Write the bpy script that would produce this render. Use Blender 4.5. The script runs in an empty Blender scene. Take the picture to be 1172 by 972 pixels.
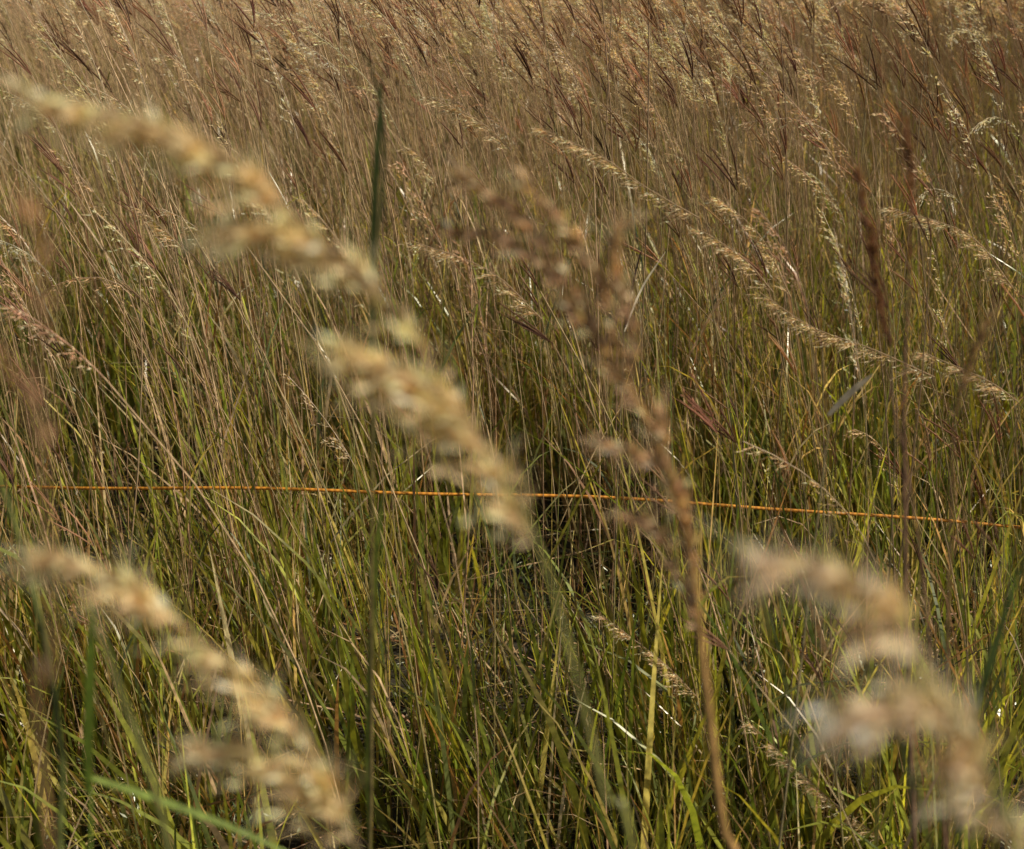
import bpy, math, numpy as np
from mathutils import Vector
rng=np.random.default_rng(23)
sc=bpy.context.scene
CAMZ=1.75; PITCH=20.0
# ---------------------------------------------------------------- helpers
class Acc:
    def __init__(s): s.V=[];s.F=[];s.C=[];s.n=0
    def add(s,v,f,c):
        s.V.append(v.reshape(-1,3));s.F.append(f.reshape(-1,4)+s.n);s.C.append(c.reshape(-1,3));s.n+=v.reshape(-1,3).shape[0]
    def build(s,name,mat,parent=None):
        V=np.concatenate(s.V).astype(np.float32);F=np.concatenate(s.F).astype(np.int32);C=np.concatenate(s.C).astype(np.float32)
        me=bpy.data.meshes.new(name);me.vertices.add(len(V));me.vertices.foreach_set('co',V.ravel())
        me.loops.add(F.size);me.loops.foreach_set('vertex_index',F.ravel())
        me.polygons.add(len(F));me.polygons.foreach_set('loop_start',np.arange(0,F.size,4,dtype=np.int32))
        me.update(calc_edges=True)
        ca=me.color_attributes.new('Col','FLOAT_COLOR','POINT')
        rgba=np.ones((len(V),4),np.float32);rgba[:,:3]=np.clip(C,0.004,0.9);ca.data.foreach_set('color',rgba.ravel())
        me.materials.append(mat)
        ob=bpy.data.objects.new(name,me);sc.collection.objects.link(ob)
        if parent: ob.parent=parent
        return ob
def nrm(a): return a/np.maximum(np.linalg.norm(a,axis=-1,keepdims=True),1e-9)
def ribbon(acc,P,W,side,col):
    N,K,_=P.shape
    if side.ndim==2: side=side[:,None,:]
    v=np.stack([P+side*W[...,None]/2,P-side*W[...,None]/2],2)
    base=(np.arange(N)*K*2)[:,None,None]; k=(np.arange(K-1)*2)[None,:,None]
    f=base+k+np.array([0,1,3,2])[None,None,:]
    if col.ndim==2: col=np.repeat(col[:,None,:],K,1)
    acc.add(v,f,np.repeat(col[:,:,None,:],2,2))
def tube(acc,P,R,col,M=3):
    N,K,_=P.shape
    T=nrm(np.gradient(P,axis=1)); ref=np.array([0.31,0.94,0.12])
    a=nrm(np.cross(T,ref)); b=np.cross(T,a)
    an=np.arange(M)*2*np.pi/M
    v=P[:,:,None,:]+R[:,:,None,None]*(np.cos(an)[None,None,:,None]*a[:,:,None,:]+np.sin(an)[None,None,:,None]*b[:,:,None,:])
    i=np.arange(M);j=(i+1)%M
    q=np.stack([i,j,j+M,i+M],-1)[None,None]
    f=(np.arange(N)*K*M)[:,None,None,None]+(np.arange(K-1)*M)[None,:,None,None]+q
    if col.ndim==2: col=np.repeat(col[:,None,:],K,1)
    acc.add(v,f,np.repeat(col[:,:,None,:],M,2))
def spikes(acc,p,d,l,w,col):
    n=len(p); s=nrm(np.cross(d,rng.normal(size=(n,3))))
    l=l[:,None];w=w[:,None]
    v=np.stack([p,p+d*l*0.42+s*w/2,p+d*l,p+d*l*0.42-s*w/2],1)
    f=(np.arange(n)*4)[:,None]+np.arange(4)[None]
    acc.add(v,f,np.repeat(col[:,None,:],4,1))
def pick(pal,n,wt=None,var=0.18):
    pal=np.array(pal);i=rng.choice(len(pal),n,p=None if wt is None else np.array(wt)/sum(wt))
    return pal[i]*(1+rng.normal(0,var,(n,1)))*(1+rng.normal(0,0.05,(n,3)))
def area(y0,y1): return 0.42*(y1*y1-y0*y0)+1.4*(y1-y0)
def scatter(n,y0,y1,clump=0.0,per=8,gap=True):
    m=max(1,n//per) if clump>0 else n
    y=rng.uniform(y0,y1,m*6); x=rng.uniform(-1,1,m*6)*(0.42*y+0.7)
    k=(0.84*y+1.4)/(0.84*y1+1.4)
    if gap:   # natural openings in the sward
        k=k*(1-0.75*np.exp(-((x-0.02)/0.38)**2-((y-3.0)/0.36)**2))*(1-0.65*np.exp(-((x-0.75)/0.24)**2-((y-2.75)/0.25)**2))*(1-0.65*np.exp(-((x+0.95)/0.25)**2-((y-3.2)/0.3)**2))
        k=k*np.clip(0.68+0.55*np.sin(3.1*x+1.3*y)*np.sin(2.3*y-1.7*x+0.6),0.15,1)
    keep=rng.uniform(0,1,m*6)<k; x=x[keep][:m];y=y[keep][:m]; m=len(x)
    if clump>0:
        n=min(n,m*per);i=rng.integers(0,m,n); r=rng.normal(0,clump,(n,2)); x=x[i]+r[:,0]; y=y[i]+r[:,1]
    return np.stack([x,y,np.zeros(len(x))],1)
WIND=nrm(np.array([-1.0,-0.1,0.22]))
# ---------------------------------------------------------------- materials
def plantmat(name,trans=0.4,rough=0.5,gloss=0.08,nscale=60.0,nmix=0.35):
    m=bpy.data.materials.new(name);m.use_nodes=True;nt=m.node_tree;N=nt.nodes;L=nt.links;N.clear()
    o=N.new('ShaderNodeOutputMaterial');a=N.new('ShaderNodeAttribute');a.attribute_name='Col'
    d=N.new('ShaderNodeBsdfDiffuse');t=N.new('ShaderNodeBsdfTranslucent')
    src=a.outputs['Color']
    if nmix>0:
        tc=N.new('ShaderNodeTexCoord');no=N.new('ShaderNodeTexNoise');no.inputs['Scale'].default_value=nscale;no.inputs['Detail'].default_value=1
        L.new(tc.outputs['Object'],no.inputs['Vector'])
        mr=N.new('ShaderNodeMapRange');mr.inputs['From Min'].default_value=0.3;mr.inputs['From Max'].default_value=0.7
        mr.inputs['To Min'].default_value=1-nmix;mr.inputs['To Max'].default_value=1+nmix;L.new(no.outputs['Fac'],mr.inputs['Value'])
        vm=N.new('ShaderNodeVectorMath');vm.operation='SCALE';L.new(src,vm.inputs[0]);L.new(mr.outputs[0],vm.inputs['Scale']);src=vm.outputs[0]
    vt=N.new('ShaderNodeVectorMath');vt.operation='MULTIPLY';vt.inputs[1].default_value=(1.45,1.33,0.70);L.new(src,vt.inputs[0])
    L.new(src,d.inputs['Color']);L.new(vt.outputs[0],t.inputs['Color'])
    m1=N.new('ShaderNodeMixShader');m1.inputs[0].default_value=trans;L.new(d.outputs[0],m1.inputs[1]);L.new(t.outputs[0],m1.inputs[2]);last=m1
    if gloss>0:
        g=N.new('ShaderNodeBsdfGlossy');g.inputs['Roughness'].default_value=rough;g.inputs['Color'].default_value=(0.95,0.93,0.85,1)
        m2=N.new('ShaderNodeMixShader');m2.inputs[0].default_value=gloss;L.new(m1.outputs[0],m2.inputs[1]);L.new(g.outputs[0],m2.inputs[2]);last=m2
    L.new(last.outputs[0],o.inputs['Surface']);return m
M_leaf=plantmat('grass_leaf',0.48,0.34,0.07)
M_stem=plantmat('grass_stem',0.05,0.36,0.06)
M_seed=plantmat('grass_seed',0.38,0.55,0.0,200,0)
# ---------------------------------------------------------------- grass generators
G=[(0.22,0.255,0.032),(0.37,0.37,0.05),(0.11,0.145,0.024),(0.46,0.37,0.09),(0.68,0.49,0.28),(0.34,0.18,0.08),(0.17,0.20,0.06)]
def leaves(acc,B,h,w,K=6,wt=(4,3.5,4,3,3.5,2,1),leanmu=(-0.08,-0.02),leansd=0.17,curl=0.28,drytip=0.4):
    N=len(B); t=np.linspace(0,1,K)[None,:]
    lean=np.stack([rng.normal(leanmu[0],leansd,N),rng.normal(leanmu[1],leansd,N)],1)
    cu=rng.gamma(1.2,curl/1.2,N)[:,None]
    az=np.arctan2(lean[:,1],lean[:,0])+rng.normal(0,0.4,N); cd=np.stack([np.cos(az),np.sin(az)],1)
    P=np.zeros((N,K,3))
    for a in (0,1): P[:,:,a]=B[:,a:a+1]+h[:,None]*(lean[:,a:a+1]*t+cd[:,a:a+1]*cu*0.45*t**2.4)
    P[:,:,2]=B[:,2:3]+h[:,None]*(t-np.minimum(cu,1.3)*0.42*t**3)
    W=w[:,None]*np.clip(1.15*(1-t**2.2)+0.0,0.04,1)*np.clip(0.55+t*2,0,1)
    a0=rng.uniform(0,2*np.pi,N)[:,None]+t*rng.normal(0,0.9,N)[:,None]
    side=np.stack([np.cos(a0),np.sin(a0),np.zeros_like(a0)],-1)
    T=nrm(np.gradient(P,axis=1)); side=nrm(side-T*np.sum(side*T,-1,keepdims=True))
    c=pick(G,N,wt,0.32)
    C=np.repeat(c[:,None,:],K,1); tip=(rng.uniform(0,1,N)<drytip)[:,None,None]*np.clip(t-0.5,0,1)[...,None]*1.6
    C=C*(1-tip)+np.array([0.56,0.38,0.20])*tip
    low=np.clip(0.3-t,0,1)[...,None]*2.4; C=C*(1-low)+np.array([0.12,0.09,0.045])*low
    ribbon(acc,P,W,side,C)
def stempaths(B,h,mu=-0.05,sd=0.12,bend=0.05,K=7):
    N=len(B);t=np.linspace(0,1,K)[None,:]
    lx=rng.normal(mu,sd,N)[:,None];ly=rng.normal(-0.02,sd,N)[:,None];bx=-np.abs(rng.normal(bend,0.08,N))[:,None]
    P=np.zeros((N,K,3));P[:,:,0]=B[:,0:1]+h[:,None]*(lx*t+bx*t**3)
    P[:,:,1]=B[:,1:2]+h[:,None]*(ly*t+rng.normal(0,0.03,N)[:,None]*t**2)
    P[:,:,2]=B[:,2:3]+h[:,None]*t*(1-0.5*(lx+bx*0.6)**2)
    return P
def rachis(P,L,bend,J=7):
    T=nrm(P[:,-1]-P[:,-2]);N=len(P);R=[P[:,-1]];wd=nrm(WIND+rng.normal(0,0.38,(N,3)))
    for j in range(1,J):
        q=np.clip(bend*(j/(J-1))**0.8,0,1)[:,None];d=nrm(T*(1-q)+wd*q);R.append(R[-1]+d*(L/(J-1))[:,None])
    return np.stack(R,1)
def rint(R,t):
    J=R.shape[1];f=np.clip(t,0,0.999)*(J-1);i=f.astype(int);fr=(f-i)[...,None];n=np.arange(len(R))[:,None]
    return R[n,i]*(1-fr)+R[n,i+1]*fr, nrm(R[n,i+1]-R[n,i])
def panicle(aS,aB,R,Bn,S,brl,spl,spw,col,awn=False,spread=0.42,droop=0.3,lee=0.35,cluster=0,cv=0.22):
    N=len(R);t=rng.uniform(0,1,(N,Bn))**0.9
    if cluster: t=np.where(rng.uniform(size=t.shape)<0.6,np.clip((np.floor(t*cluster)+rng.normal(0.5,0.19,t.shape))/cluster,0,1),t)
    p0,T=rint(R,t);r=nrm(rng.normal(size=(N,Bn,3)));r=nrm(r-T*np.sum(r*T,-1,keepdims=True))
    d=nrm(T+spread*r*rng.uniform(0.4,1.5,(N,Bn,1))+lee*np.array([-0.45,-0.05,-0.6]))
    l=brl*(1-0.55*t)*rng.uniform(0.4,1.25,t.shape)
    s=(np.arange(S)+rng.uniform(0.1,0.9,(N,Bn,S)))/S
    p=p0[:,:,None]+d[:,:,None]*(l[:,:,None]*s)[...,None]; p[...,2]-=droop*l[:,:,None]*s**2
    dd=nrm(d[:,:,None]+rng.normal(0,0.28,p.shape)+np.array([0,0,-droop*0.7]))
    n=N*Bn*S;c=np.repeat(col,Bn*S,0)*(1+rng.normal(0,cv,(n,1)))
    spikes(aS,p.reshape(-1,3),dd.reshape(-1,3),spl*rng.uniform(0.7,1.25,n),spw*rng.uniform(0.7,1.2,n),c)
    if awn:
        k=rng.uniform(size=n)<0.6
        q=p.reshape(-1,3)[k]+dd.reshape(-1,3)[k]*spl*0.8;e=nrm(dd.reshape(-1,3)[k]+rng.normal(0,0.3,q.shape))
        spikes(aS,q,e,np.full(len(q),spl*1.7),np.full(len(q),0.0006),c[k]*0.9)
    if aB is not None:
        K=4;tt=np.linspace(0,1,K);Q=p0[:,:,None]+d[:,:,None]*(l[:,:,None]*tt)[...,None];Q[...,2]-=droop*l[:,:,None]*tt**2
        Q=Q.reshape(-1,K,3);sd_=nrm(np.cross(Q[:,-1]-Q[:,0],rng.normal(size=(len(Q),3))))
        ribbon(aB,Q,np.full((len(Q),K),0.0007),sd_,np.repeat(col*0.8,Bn,0))
SC=[(0.25,0.22,0.06),(0.36,0.22,0.115),(0.19,0.22,0.045),(0.58,0.42,0.23),(0.16,0.085,0.048)]
PC=[(0.90,0.67,0.42),(0.90,0.74,0.50),(0.86,0.61,0.38),(0.78,0.52,0.32)]
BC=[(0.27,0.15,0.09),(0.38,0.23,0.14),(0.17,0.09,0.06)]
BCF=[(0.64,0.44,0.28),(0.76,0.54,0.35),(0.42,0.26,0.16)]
def tall(n,y0,y1,hm,hs,lod,clump=0.09,frac=0.5,hmax=1.62,mu=-0.05,sdv=0.12):
    B=scatter(n,y0,y1,clump,7);n=len(B);h=np.clip(rng.normal(hm,hs,n),0.5,hmax)
    h*=1+0.07*np.sin(B[:,0]*1.7+B[:,1]*0.9)
    P=stempaths(B,h,mu,sdv,K=7 if lod<2 else 5);K=P.shape[1]
    rr=np.where(rng.uniform(size=n)<0.25,0.0025,0.0014)*(1.0 if lod<2 else 1.6)
    c=pick(SC,n,(4,5,3,3,2.5),0.28);t=np.linspace(0,1,K)
    C=c[:,None,:]*(1-0.7*t[None,:,None])+np.array([0.56,0.38,0.22])*0.7*t[None,:,None]
    tube(st,P,rr[:,None]*(1-0.5*t)[None],C)
    k=rng.uniform(size=n)<frac
    Pi=P[k];Ln=rng.uniform(0.15,0.32,len(Pi));R=rachis(Pi,Ln,rng.uniform(0.1,0.9,len(Pi)))
    col=pick(PC,len(Pi),None,0.14)
    if len(Pi):
        tube(st,R,np.full(R.shape[:2],0.0008 if lod<2 else 0.001),col*0.6)
        if lod==0: panicle(sd,None,R,26,6,0.052,0.0085,0.0022,col,spread=0.3,lee=0.45)
        elif lod==1: panicle(sd,None,R,20,5,0.062,0.012,0.0043,col)
        else: panicle(sd,None,R,11,4,0.075,0.019,0.0080,col)
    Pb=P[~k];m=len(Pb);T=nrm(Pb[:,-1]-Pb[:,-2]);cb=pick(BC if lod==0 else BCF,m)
    for i in range(4):
        kk=rng.uniform(size=m)<(1.0,0.95,0.7,0.4)[i];Q=Pb[kk];Tq=T[kk];q=len(Q)
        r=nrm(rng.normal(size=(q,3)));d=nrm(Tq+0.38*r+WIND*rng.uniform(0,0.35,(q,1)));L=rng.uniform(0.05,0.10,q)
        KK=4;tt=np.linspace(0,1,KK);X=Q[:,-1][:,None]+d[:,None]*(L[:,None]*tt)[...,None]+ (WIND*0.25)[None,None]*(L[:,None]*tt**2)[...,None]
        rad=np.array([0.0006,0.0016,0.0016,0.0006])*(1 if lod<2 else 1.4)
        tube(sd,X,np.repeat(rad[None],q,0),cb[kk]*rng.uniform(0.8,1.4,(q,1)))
        if lod==0:
            S=8;s=rng.uniform(0.05,1,(q,S));pp=Q[:,-1][:,None]+d[:,None]*(L[:,None]*s)[...,None]+(WIND*0.25)[None,None]*(L[:,None]*s**2)[...,None]
            dd=nrm(d[:,None]+rng.normal(0,0.35,pp.shape))
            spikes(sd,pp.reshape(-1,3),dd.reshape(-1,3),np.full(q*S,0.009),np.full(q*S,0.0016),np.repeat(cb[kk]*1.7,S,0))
    for rep in range(2 if lod<1 else 1):
        f=rng.uniform(0.12,0.6,n);A,_=rint(P,f[:,None]);A=A[:,0]
        leaves(lf,A,rng.uniform(0.18,0.42,n),rng.uniform(0.003,0.007,n),K=5,wt=(3,3,3,2.5,4,2.5,1) if lod<1 else (2,2,1,3,6,3,0),leansd=0.3,curl=0.4)
lf=Acc();st=Acc();sd=Acc()
tall(int(area(1.9,2.6)*40),1.9,2.6,0.95,0.2,0,hmax=1.25,frac=0.25)
tall(int(area(2.6,3.4)*80),2.6,3.4,1.18,0.18,0,hmax=1.5,frac=0.3)
tall(int(area(3.4,5)*155),3.4,5.0,1.40,0.11,0,frac=0.42)
tall(int(area(2.7,5)*28),2.7,5.0,1.52,0.10,0,frac=0.0,clump=0.2,hmax=1.72,mu=-0.01,sdv=0.06)
tall(int(area(5,9)*150),5,9,1.46,0.10,1,frac=0.78)
tall(int(area(9,20)*90),9,20,1.47,0.11,2,frac=0.9)
tall(int(area(20,45)*7),20,45,1.42,0.13,2,clump=0,frac=0.9)
def base(n,y0,y1,h0,h1,w0,w1,K,cl=0.06,per=14,**k):
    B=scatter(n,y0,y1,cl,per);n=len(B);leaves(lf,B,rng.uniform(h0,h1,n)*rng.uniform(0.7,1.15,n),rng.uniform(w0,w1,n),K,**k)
GW=(6,5,4,2,1.2,0.6,1.5)
B=scatter(int(area(1.8,3.6)*420),1.8,3.6,0.12,20,gap=False)
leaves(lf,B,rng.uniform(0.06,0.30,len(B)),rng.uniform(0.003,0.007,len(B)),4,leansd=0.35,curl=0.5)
base(int(area(1.8,3.2)*420),1.8,3.2,0.20,0.65,0.003,0.008,6,0.045,28)
base(int(area(2.0,3.4)*250),2.0,3.4,0.30,0.78,0.008,0.015,7,0.04,9,wt=GW,leansd=0.14,curl=0.25,drytip=0.15)
base(int(area(3.2,5.5)*290),3.2,5.5,0.35,0.95,0.004,0.009,6,0.045,24)
base(int(area(3.2,5.5)*190),3.2,5.5,0.5,1.0,0.009,0.015,7,0.05,9,wt=GW,leansd=0.12,curl=0.2,drytip=0.2)
base(int(area(5.5,10)*85),5.5,10,0.5,0.9,0.007,0.013,5,wt=(3,3,2,3,3,1,1),drytip=0.5)
base(int(area(10,20)*30),10,20,0.6,1.0,0.010,0.018,4,cl=0,wt=(2,2,1,3,5,2,0))
base(int(area(20,45)*8),20,45,0.6,1.05,0.015,0.025,4,cl=0,wt=(2,2,1,3,5,2,0))
# tussocks in front of the string
n=420;B=np.stack([rng.normal(-1.10,0.15,n),rng.normal(2.55,0.11,n),np.zeros(n)],1)
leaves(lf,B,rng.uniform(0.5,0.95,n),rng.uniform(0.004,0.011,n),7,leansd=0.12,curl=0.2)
for cx,cy,n in ((-0.62,2.45,22),(-0.38,2.5,14),(-0.17,2.4,20),(0.10,2.5,12),(0.33,2.42,26),(0.52,2.5,16),(0.80,2.45,22),(1.0,2.4,14)):
    B=np.stack([rng.normal(cx,0.05,n),rng.normal(cy,0.05,n),np.zeros(n)],1)
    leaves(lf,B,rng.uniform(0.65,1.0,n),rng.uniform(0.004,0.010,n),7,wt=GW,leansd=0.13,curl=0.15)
B=scatter(int(area(1.7,5)*180),1.7,5,0,gap=False);B[:,2]=rng.uniform(0.01,0.12,len(B))
leaves(lf,B,rng.uniform(0.06,0.22,len(B)),rng.uniform(0.003,0.006,len(B)),5,wt=(1,0,1,2,6,4,0),leansd=2.2,curl=0.4)
lf.build('meadow_grass',M_leaf);st.build('grass_stems',M_stem);sd.build('grass_seed_heads',M_seed)
# low feathery forbs
fb=Acc();n=int(area(1.9,4.2)*22);B=scatter(n,1.9,4.2,0,gap=False);n=len(B)
S=80;hh=rng.uniform(0.08,0.36,n)
s=rng.uniform(0.15,1,(n,S));ang=rng.uniform(0,6.28,(n,S));rad=0.10*np.sqrt(rng.uniform(0,1,(n,S)))*(1.2-s*0.8)
p=np.stack([B[:,:1]+rad*np.cos(ang),B[:,1:2]+rad*np.sin(ang),hh[:,None]*s],-1)
dd=nrm(np.stack([np.cos(ang),np.sin(ang),rng.uniform(0.1,0.9,(n,S))],-1))
spikes(fb,p.reshape(-1,3),dd.reshape(-1,3),rng.uniform(0.010,0.022,n*S),rng.uniform(0.002,0.005,n*S),np.repeat(pick([(0.20,0.26,0.10),(0.13,0.18,0.06)],n),S,0))
fb.build('low_forbs',M_leaf)
# ---------------------------------------------------------------- individual near plants (world x,z in mm, at world y in m)
def Z(s,y):
    v=[int(k)/1000 for k in s.split(',')];return [(v[i],y,v[i+1]) for i in range(0,len(v),2)]
def spl(pts,n=24):
    pts=np.array(pts,float);u=np.linspace(0,len(pts)-1,n);P=np.concatenate([[2*pts[0]-pts[1]],pts,[2*pts[-1]-pts[-2]]])
    i=np.minimum(u.astype(int),len(pts)-2);f=(u-i)[:,None];a,b,c,d=P[i],P[i+1],P[i+2],P[i+3]
    return 0.5*((2*b)+(c-a)*f+(2*a-5*b+4*c-d)*f**2+(3*b-a-3*c+d)*f**3)
def plant(name,stem,axes,foot,col,scol,r=0.0016,brl=0.03,leafs=(),spw=0.0036,spl_l=0.0100,spread=0.42,S=5,cv=0.36):
    e=bpy.data.objects.new(name,None);sc.collection.objects.link(e)
    a=Acc();pts=[foot]+stem;P=spl(pts,40)[None];tube(a,P,np.linspace(r*1.5,r*0.6,40)[None],np.array([scol]),6)
    a.build('stem',M_stem,e)
    if leafs:
        a=Acc()
        for L in leafs:
            Q=spl(L['p'],20)[None];Wd=(L['w']*np.sin(np.linspace(0.5,3.1,20))**0.7)[None]
            T=nrm(np.gradient(Q,axis=1));sdv=nrm(np.cross(T,np.array(L.get('n',(0.2,1,0.1)))))
            ribbon(a,Q,Wd,sdv,np.array([L['c']]))
        a.build('leaves',M_leaf,e)
    if axes:
        b=Acc()
        for ax in axes:
            R=spl(ax['p'],14)[None];Ln=np.sum(np.linalg.norm(np.diff(R[0],axis=0),axis=1))
            tube(b,R,np.linspace(0.0011,0.0006,14)[None],np.array([col])*0.5,4)
            panicle(b,b,R,int(Ln*ax.get('d',480)),S,ax.get('l',brl),spl_l,spw,np.array([col]),awn=True,spread=ax.get('sp',spread),cluster=ax.get('cl',0),lee=ax.get('lee',0.3),cv=cv)
        b.build('seed_head',M_seed,e)
    return e
PLUME=(0.90,0.69,0.42);STM=(0.24,0.23,0.07)
BR=(0.70,0.46,0.29)
GL=(0.16,0.24,0.035)
plant('indian_grass',Z('78,1152,49,1300,24,1407,8,1456,-24,1513',.66),[
 dict(p=Z('11,1451,-24,1513,-57,1570,-105,1617,-116,1629',.66),d=150,l=0.024),
 dict(p=Z('-95,1608,-128,1637,-167,1657,-213,1669',.66),cl=4,l=0.034,sp=0.36,d=520),
 dict(p=Z('-54,1564,-73,1588,-101,1604,-136,1610',.66),l=0.034,sp=0.45,d=560,cl=3),
 dict(p=Z('-11,1498,-36,1530,-80,1552',.65),l=0.042,sp=0.48,d=560,cl=2),
 dict(p=Z('14,1441,-3,1478,-28,1513,-45,1531',.66),l=0.038,sp=0.42,d=560,cl=3)],(0.17,0.68,0),PLUME,STM)
plant('indian_grass',Z('-33,1095,-64,1229,-84,1296',.62),[dict(p=Z('-80,1288,-100,1343,-124,1384,-157,1415,-188,1444,-222,1459',.62),cl=5,l=0.034,sp=0.42,d=520),dict(p=Z('-84,1296,-106,1325,-127,1343,-157,1353',.62),l=0.036,sp=0.45,d=480)],(0.10,0.64,0),PLUME,STM)
plant('indian_grass',Z('224,1278,205,1368,188,1430,148,1487',.47),[dict(p=Z('155,1484,140,1505,119,1522,93,1529',.47),l=0.030,d=560,sp=0.65,cl=2),dict(p=Z('184,1430,167,1461,147,1465,121,1463',.47),l=0.032,d=560,sp=0.65,cl=2),dict(p=Z('207,1381,193,1410,181,1430,172,1449',.47),l=0.028,sp=0.6)],(0.26,0.5,0),(0.90,0.71,0.52),STM)
CF=['57,1493,34,1541,7,1573,-27,1600','57,1493,29,1535,-3,1560,-35,1567','71,1479,56,1530,34,1568,7,1597','76,1468,74,1507,63,1546,67,1565','120,1346,110,1396,86,1420,58,1429','125,1308,117,1359,104,1405,94,1450','91,1438,62,1479,51,1502,37,1519','125,1295,106,1346,91,1371,76,1378']
plant('big_bluestem_grass',Z('172,980,147,1149,125,1295,113,1371,88,1438,57,1493',.85),[dict(p=Z(l,.85),l=0.010,d=360,lee=0.1) for l in CF],(0.2,0.86,0),BR,(0.40,0.23,0.08),spread=0.3,r=0.0028,S=4,spl_l=0.011,spw=0.0028,cv=0.6)
def band(s,d,w,c,n=(0.2,1,0.1)): return dict(p=Z(s,d),w=w,c=c,n=n)
plant('tall_green_grass',Z('-163,509,-151,864,-140,1171,-131,1370,-122,1520',1.3),[],(-0.1,1.3,0),GL,(0.17,0.13,0.045),r=0.0018,leafs=[band('-136,1246,-131,1396,-124,1520,-116,1610',1.3,0.008,(0.11,0.16,0.03)),band('-155,752,-152,919,-138,1123,-126,1209',1.3,0.007,(0.28,0.34,0.05)),band('-131,1413,-116,1536,-125,1613,-148,1644',1.3,0.003,(0.15,0.16,0.05))])
plant('tall_green_grass',Z('-380,694,-361,937,-347,1069',1.0),[],(-0.29,1.0,0),GL,GL,r=0.002,leafs=[band('-350,1060,-344,1119,-336,1183,-328,1245',1.0,0.009,(0.28,0.40,0.05)),band('-346,1077,-301,1059,-237,1030,-174,995',1.0,0.006,(0.30,0.40,0.07),(0,0.75,-0.65))])
plant('tall_green_grass',Z('-210,996,-217,1200,-235,1301,-250,1366',.75),[],(-0.2,0.75,0),GL,(0.16,0.16,0.05),r=0.0022)
plant('tall_green_grass',Z('-362,889,-349,1142,-358,1292,-373,1382',.95),[],(-0.3,0.95,0),GL,(0.13,0.15,0.04),r=0.0026)
DK=(0.27,0.14,0.085);DS=(0.2,0.11,0.065)
plant('big_bluestem_grass',Z('433,604,383,1031,353,1302,342,1462',1.2),[dict(p=Z('343,1447,338,1523,329,1581',1.2),l=0.008,d=380,lee=0.0)],(0.46,1.2,0),DK,DS,spread=0.2,S=4,r=0.0022,spw=0.002)
plant('big_bluestem_grass',Z('490,556,407,1100,345,1352',1.25),[dict(p=Z('348,1368,325,1450,304,1529',1.25),l=0.008,d=380,lee=0.0),dict(p=Z('348,1368,332,1418,322,1482',1.25),l=0.008,d=380,lee=0.0)],(0.52,1.25,0),DK,DS,spread=0.2,S=4,spw=0.002)
plant('big_bluestem_grass',Z('449,719,411,1126,396,1318',1.2),[dict(p=Z('396,1318,404,1368,419,1416',1.2),l=0.008,d=420,lee=0.0)],(0.47,1.2,0),(0.42,0.28,0.16),(0.22,0.13,0.06),spread=0.2,S=4,spw=0.002)
plant('big_bluestem_grass',Z('-195,1320,-183,1466,-176,1574,-174,1604',.5),[dict(p=Z('-173,1597,-169,1624,-170,1652',.5),l=0.007,d=260,lee=0.0),dict(p=Z('-178,1556,-180,1580,-188,1597',.5),l=0.007,d=260,lee=0.0)],(-0.2,0.5,0),(0.60,0.36,0.20),(0.28,0.17,0.08),spread=0.2,S=3,r=0.001,spw=0.002)
plant('tall_green_grass',Z('379,846,348,1059,353,1240',.9),[],(0.39,0.9,0),GL,(0.12,0.15,0.04),r=0.002,leafs=[band('338,1059,336,1174,347,1268,360,1336',.9,0.007,(0.13,0.19,0.05)),band('325,1059,293,1152,268,1211,231,1282',.9,0.004,(0.2,0.2,0.07))])
plant('dry_grass_blade',Z('385,592,398,993,404,1138',1.7),[],(0.36,1.7,0),GL,(0.3,0.24,0.12),r=0.0012,leafs=[band('401,1144,429,1176,454,1199',1.7,0.009,(0.6,0.5,0.36),(0.9,0.5,0.2))])
plant('dry_grass_blade',Z('189,183,184,726,189,1079',2.3),[],(0.21,2.3,0),GL,(0.3,0.24,0.12),r=0.0012,leafs=[band('189,1079,216,1154,253,1216',2.3,0.008,(0.85,0.76,0.62),(0.9,-0.5,0.2))])
SH=[('306,1272,218,1322,146,1371,48,1416',2.3),('435,1147,381,1206,306,1254',2.3),('703,1015,597,1063,494,1101,404,1160',2.25),('828,989,773,1026,670,1071',2.2),('-2,1334,-57,1385,-151,1431',2.6),('50,1101,-38,1184,-167,1235',2.3),('331,432,267,503,157,597',2.2),('620,284,526,362,388,504',2.0),('-304,1306,-339,1431,-395,1552',2.6),('-132,1285,-147,1323,-177,1356',2.5),('-581,1167,-617,1206,-660,1246',2.5),('505,1086,443,1198,361,1269',2.5),('870,1128,784,1221,645,1269',2.4)]
for l,d in SH:
    p=Z(l,d);b=np.array(p[0]);fx=b[0]+0.16;q=b*0.55+np.array([fx,d,0])*0.45;q[0]+=0.03
    plant('indian_grass',[tuple(q),tuple(b)],[dict(p=p,l=0.042,d=250,sp=0.2,lee=0.5)],(fx,d,0),(0.90,0.67,0.43),(0.28,0.2,0.09),r=0.0014,S=7,spl_l=0.0075,spw=0.0021,cv=0.32)
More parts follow.
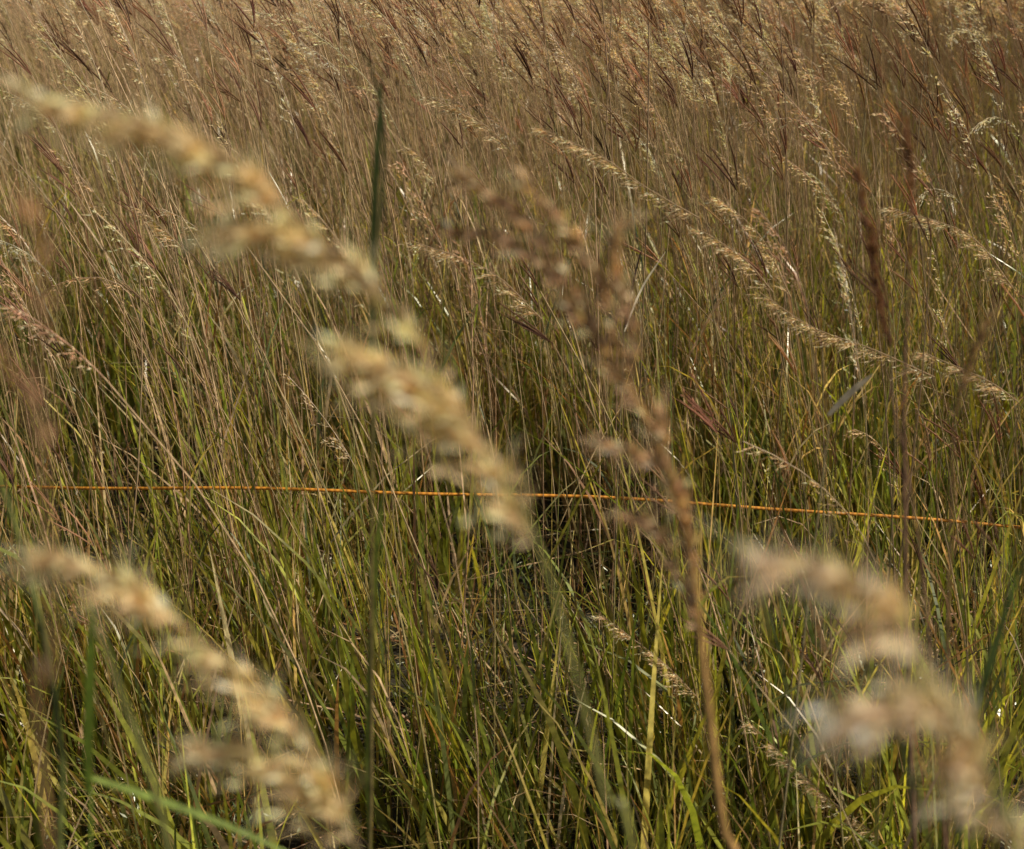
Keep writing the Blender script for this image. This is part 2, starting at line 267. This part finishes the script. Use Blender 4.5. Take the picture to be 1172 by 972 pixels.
def string():
    e=bpy.data.objects.new('orange_string_line',None);sc.collection.objects.link(e)
    K=[(-2.6,3.9,.10),(-1.5,3.1,.46),(-.73,2.74,.612),(.24,2.7,.603),(1.06,2.7,.54),(2.4,2.7,.43)]
    P=spl(K,160);P[:,2]+=0.0025*np.sin(P[:,0]*9);a=Acc();tube(a,P[None],np.full((1,160),0.0038),np.array([[0.6,0.2,0.03]]),6)
    m=bpy.data.materials.new('orange_twine');m.use_nodes=True;b=m.node_tree.nodes['Principled BSDF'];b.inputs['Roughness'].default_value=0.7
    w=m.node_tree.nodes.new('ShaderNodeTexWave');w.inputs['Scale'].default_value=25;w.inputs['Distortion'].default_value=4
    c=m.node_tree.nodes.new('ShaderNodeValToRGB');c.color_ramp.elements[0].color=(0.40,0.15,0.010,1);c.color_ramp.elements[1].color=(0.72,0.30,0.025,1)
    t=m.node_tree.nodes.new('ShaderNodeTexCoord');m.node_tree.links.new(t.outputs['Object'],w.inputs['Vector'])
    m.node_tree.links.new(w.outputs['Color'],c.inputs[0]);m.node_tree.links.new(c.outputs[0],b.inputs['Base Color'])
    a.build('string',m,e)
    s=Acc()
    for i in (0,-1):
        Q=np.array([[P[i,0],P[i,1],z0] for z0 in (0,0.02,0.2,0.5,0.51)])[None];tube(s,Q,np.array([[0.02,0.016,0.016,0.016,0.008]]),np.array([[0.3,0.22,0.13]]),8)
    s.build('stakes',M_stem,e)
string()
# ---------------------------------------------------------------- ground
bpy.ops.mesh.primitive_grid_add(x_subdivisions=120,y_subdivisions=120,size=600,location=(0,0,0));g=bpy.context.object;g.name='ground'
m=bpy.data.materials.new('soil_thatch');m.use_nodes=True;nt=m.node_tree;b=nt.nodes['Principled BSDF'];b.inputs['Roughness'].default_value=0.95
t=nt.nodes.new('ShaderNodeTexCoord');n1=nt.nodes.new('ShaderNodeTexNoise');n1.inputs['Scale'].default_value=14;n1.inputs['Detail'].default_value=8
nt.links.new(t.outputs['Object'],n1.inputs['Vector']);c=nt.nodes.new('ShaderNodeValToRGB')
c.color_ramp.elements[0].position=0.35;c.color_ramp.elements[0].color=(0.016,0.013,0.008,1);c.color_ramp.elements[1].position=0.7;c.color_ramp.elements[1].color=(0.05,0.042,0.022,1)
nt.links.new(n1.outputs['Fac'],c.inputs[0]);nt.links.new(c.outputs[0],b.inputs['Base Color'])
bp=nt.nodes.new('ShaderNodeBump');bp.inputs['Distance'].default_value=0.04;nt.links.new(n1.outputs['Fac'],bp.inputs['Height']);nt.links.new(bp.outputs[0],b.inputs['Normal'])
g.data.materials.append(m)
# ---------------------------------------------------------------- light
sdir=Vector((0.83,-0.22,0)).normalized();el=math.radians(44)
sv=Vector((sdir.x*math.cos(el),sdir.y*math.cos(el),math.sin(el)))
l=bpy.data.lights.new('sun','SUN');l.energy=5.0;l.angle=math.radians(0.5);l.color=(1,0.91,0.75)
lo=bpy.data.objects.new('sun',l);lo.rotation_euler=sv.to_track_quat('Z','Y').to_euler();sc.collection.objects.link(lo)
w=bpy.data.worlds.new('World');sc.world=w;w.use_nodes=True;nt=w.node_tree
s=nt.nodes.new('ShaderNodeTexSky');s.sky_type='NISHITA';s.sun_disc=False;s.sun_elevation=el;s.sun_rotation=math.atan2(sv.x,sv.y)
nt.links.new(s.outputs[0],nt.nodes['Background'].inputs[0]);nt.nodes['Background'].inputs[1].default_value=0.052
# ---------------------------------------------------------------- camera
cd=bpy.data.cameras.new('camera');co=bpy.data.objects.new('camera',cd);sc.collection.objects.link(co);sc.camera=co
co.location=(0,0,CAMZ);co.rotation_euler=(math.radians(90-PITCH),0,0);cd.sensor_width=36;cd.lens=50;cd.clip_start=0.02;cd.clip_end=1000
cd.dof.use_dof=True;cd.dof.focus_distance=2.9;cd.dof.aperture_fstop=5.0;cd.dof.aperture_blades=0
sc.view_settings.view_transform='Standard';sc.view_settings.look='None';sc.view_settings.exposure=0
